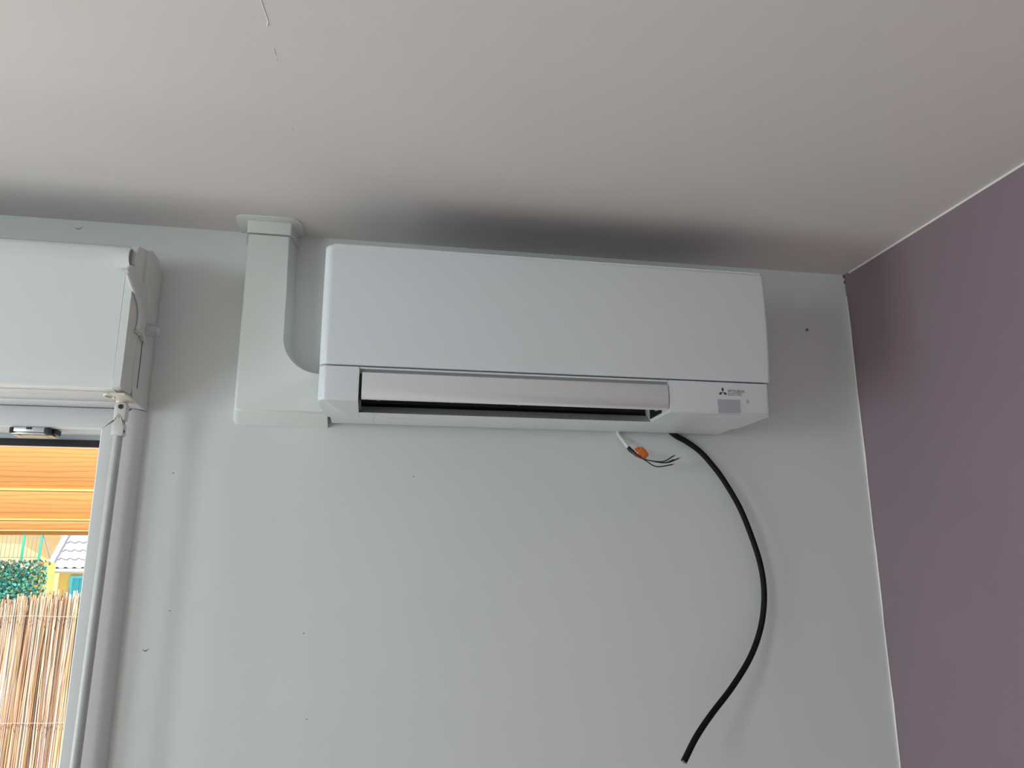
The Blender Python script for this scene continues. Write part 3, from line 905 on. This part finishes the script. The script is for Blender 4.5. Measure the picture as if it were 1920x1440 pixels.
# neighbour's ivy-covered terrace wall with railing
gw = empty('terrace_wall', (-9.6, 17.7, -0.1), 'low terrace wall overgrown with ivy outside behind the reed screen', 'wall')
bm = NB(); box(bm, -12.5, -8.02, 17.6, 17.9, -0.1, 1.97)
build('wall_face', bm, M_YELLOW, gw, smooth=0)
bm = NB(); box(bm, -12.5, -8.16, 17.52, 17.95, 1.97, 2.02, 0.01, 2)
build('coping', bm, M_STONE, gw)
bm = NB()
lay = bm.loops.layers.color.new('Col')
for k in range(15000):
    x = random.uniform(-12.4, -7.98); z = random.uniform(0.2, 2.02)
    if x > -8.35 and random.random() < (x + 8.35) * 2.2: continue
    if random.random() < 0.28 and (math.sin(x * 9 + 1.3) * math.sin(z * 5 + x * 3)) > 0.45: continue
    s = random.uniform(0.026, 0.050)
    y = 17.47 - random.uniform(0, 0.16) * (0.4 + 0.6 * min(1, max(0, (z - 0.2) / 1.6)))
    R_ = Matrix.Rotation(random.uniform(-0.9, 0.5), 3, 'X') @ Matrix.Rotation(random.uniform(-0.9, 0.9), 3, 'Z') @ Matrix.Rotation(random.uniform(0, 6.28), 3, 'Y')
    q = [(-0.55, 0, 0.1), (-0.2, -0.12, -0.5), (0.25, -0.12, -0.5), (0.55, 0, 0.1), (0.0, -0.05, 0.75)]
    vs_ = [bm.verts.new(Vector((x, y, z)) + R_ @ (Vector(p) * s * 1.25)) for p in q]
    f_ = bm.faces.new(vs_)
    g = random.uniform(0.55, 1.25); c = random.choice([(0.16, 0.50, 0.44), (0.12, 0.44, 0.45), (0.24, 0.58, 0.54), (0.40, 0.58, 0.34)])
    if z > 1.86 and random.random() < 0.5: c = (0.75, 0.72, 0.62)  # pale colour on upper leaves paints in their sunlit glare
    for lp in f_.loops:
        lp[lay] = (min(1, c[0] * g), min(1, c[1] * g), min(1, c[2] * g), 1)
ivy = build('ivy', bm, M_IVY, smooth=0)
tag(ivy, 'blue-green ivy leaves covering the terrace wall outside', 'ivy', kind='stuff')

rail = empty('terrace_railing', (-9.5, 17.7, 2.02), 'green steel terrace railing with thin bars on top of the ivy wall', 'railing')
posts = [-12.05, -10.93, -9.81, -8.69, -8.33]
for x in posts:
    bm = NB(); box(bm, x - 0.022, x + 0.022, 17.70, 17.745, 2.02, 3.05)
    build('post', bm, M_GREEN, rail, smooth=0)
for z0, z1, mm in ((2.075, 2.095, M_BAR), (3.02, 3.06, M_GREEN)):
    bm = NB(); box(bm, -12.05, -8.33, 17.705, 17.74, z0, z1)
    build('rail_bar', bm, mm, rail, smooth=0)
bm = NB(); tube(bm, [(0, 0, 0), (0, 0, 0.925)], 0.008, 6)
me_bar = bpy.data.meshes.new('bar'); bm.to_mesh(me_bar); bm.free(); me_bar.materials.append(M_BAR)
x = -11.96
while x < -8.36:
    if min(abs(x - p) for p in posts) > 0.045:
        link('bar', me_bar, rail, Vector((x, 17.722, 2.095)) - Vector(rail.location))
    x += 0.0885
bm = NB(); tube(bm, [(-8.31, 17.73, 2.62), (-8.12, 17.80, 2.06)], 0.016, 6)
build('brace', bm, M_BAR, rail)

# neighbour's house with tiled roof
house = empty('tiled_house', (-5.9, 20.0, -0.1), 'yellow house with pale tiled roof and turquoise shutter outside the window', 'house')
bm = NB(); box(bm, -8.02, -3.6, 18.16, 22.5, -0.1, 1.78)
build('house_wall', bm, M_YELLOW, house, smooth=0)
PIT = math.radians(43)
EY, EZ = 18.0, 1.835
nrow, ncol, TWD, TEX = 8, 22, 0.185, 0.29
RW = -8.16


def rp(s, h=0.0):          # point on the roof slope at distance s from the eave, h above it
    return EY + s * math.cos(PIT) - h * math.sin(PIT), EZ + s * math.sin(PIT) + h * math.cos(PIT)


bm = NB()
a = rp(0, -0.06); b = rp(2.9, -0.06); c = rp(2.9, -0.01); d = rp(0, -0.01)
prism(bm, [a, b, c, d], 'x', RW, RW + ncol * TWD + 0.1)
build('roof_deck', bm, M_TILE_D, house, smooth=0)
bm = NB()
prof_t = [(0.0, 0.0), (0.03, 0.004), (0.055, 0.032), (0.085, 0.046), (0.115, 0.032), (0.14, 0.004), (0.19, 0.0)]
L_ = TEX + 0.04
V = []
for s, lift in ((-0.02, 0.030), (L_ - 0.02, 0.004)):
    V.append([bm.verts.new((px, s * math.cos(PIT) - (ph + lift) * math.sin(PIT), s * math.sin(PIT) + (ph + lift) * math.cos(PIT))) for px, ph in prof_t])
Wv = [bm.verts.new((px, -0.02 * math.cos(PIT) - (ph + 0.008) * math.sin(PIT), -0.02 * math.sin(PIT) + (ph + 0.008) * math.cos(PIT))) for px, ph in prof_t]
for i in range(len(prof_t) - 1):
    bm.faces.new((V[0][i], V[0][i + 1], V[1][i + 1], V[1][i]))
    bm.faces.new((Wv[i], Wv[i + 1], V[0][i + 1], V[0][i]))
bmesh.ops.recalc_face_normals(bm, faces=bm.faces)
me_t = bpy.data.meshes.new('roof_tile'); bm.to_mesh(me_t); bm.free(); me_t.materials.append(M_TILE)
for r_ in range(nrow):
    for c_ in range(ncol):
        y, z = rp(r_ * TEX + 0.02, 0.0)
        link('roof_tile', me_t, house, Vector((RW + 0.05 + c_ * TWD, y, z)) - Vector(house.location))
bm = NB()
prism(bm, [rp(-0.08, -0.10), rp(2.9, -0.10), rp(2.9, 0.075), rp(-0.08, 0.075)], 'x', RW - 0.09, RW + 0.02)
build('bargeboard', bm, M_BARGE, house, smooth=0)
bm = NB()
prism(bm, [(17.86, 1.845), (17.87, 1.80), (17.91, 1.775), (17.96, 1.775), (17.99, 1.80), (17.99, 1.845)], 'x', RW - 0.10, -3.7)
build('gutter', bm, M_GUTTER, house)
bm = NB(); box(bm, RW - 0.02, -3.7, 17.99, 18.16, 1.745, 1.775)
build('soffit', bm, M_BARGE, house, smooth=0)
sh = empty('shutter', (-7.35, 18.12, 0.6))
sh.parent = house
sh.location = Vector((-7.35, 18.12, 0.6)) - Vector(house.location)
for b in ((-7.77, -7.70, 0.55, 1.685), (-7.13, -7.06, 0.55, 1.685), (-7.70, -7.13, 1.625, 1.685), (-7.70, -7.13, 0.55, 0.61)):
    bm = NB(); box(bm, b[0], b[1], 18.10, 18.158, b[2], b[3])
    build('frame_bar', bm, M_TEAL2, sh, smooth=0)
for k in range(4):
    bm = NB(); box(bm, -7.70 + k * 0.1425, -7.70 + (k + 1) * 0.1425 - 0.006, 18.125, 18.158, 0.61, 1.625)
    build('board', bm, M_TEAL, sh, smooth=0)

# ochre building further back, behind the railing
far = empty('ochre_building', (-13.0, 27, -0.1), 'ochre rendered building with pale sloping roof far behind the terrace railing', 'building')
bm = NB(); prism(bm, [(-20.0, -0.1), (-10.4, -0.1), (-10.4, 2.62), (-12.0, 3.55), (-20.0, 3.9)], 'y', 26.5, 32)
build('building_wall', bm, M_OCHRE, far, smooth=0)
bm = NB(); prism(bm, [(-10.1, 2.40), (-10.1, 2.55), (-12.0, 3.66), (-20.0, 4.0), (-20.0, 3.9), (-12.0, 3.54)], 'y', 26.2, 32.2)
build('building_roof', bm, M_TILE, far, smooth=0)
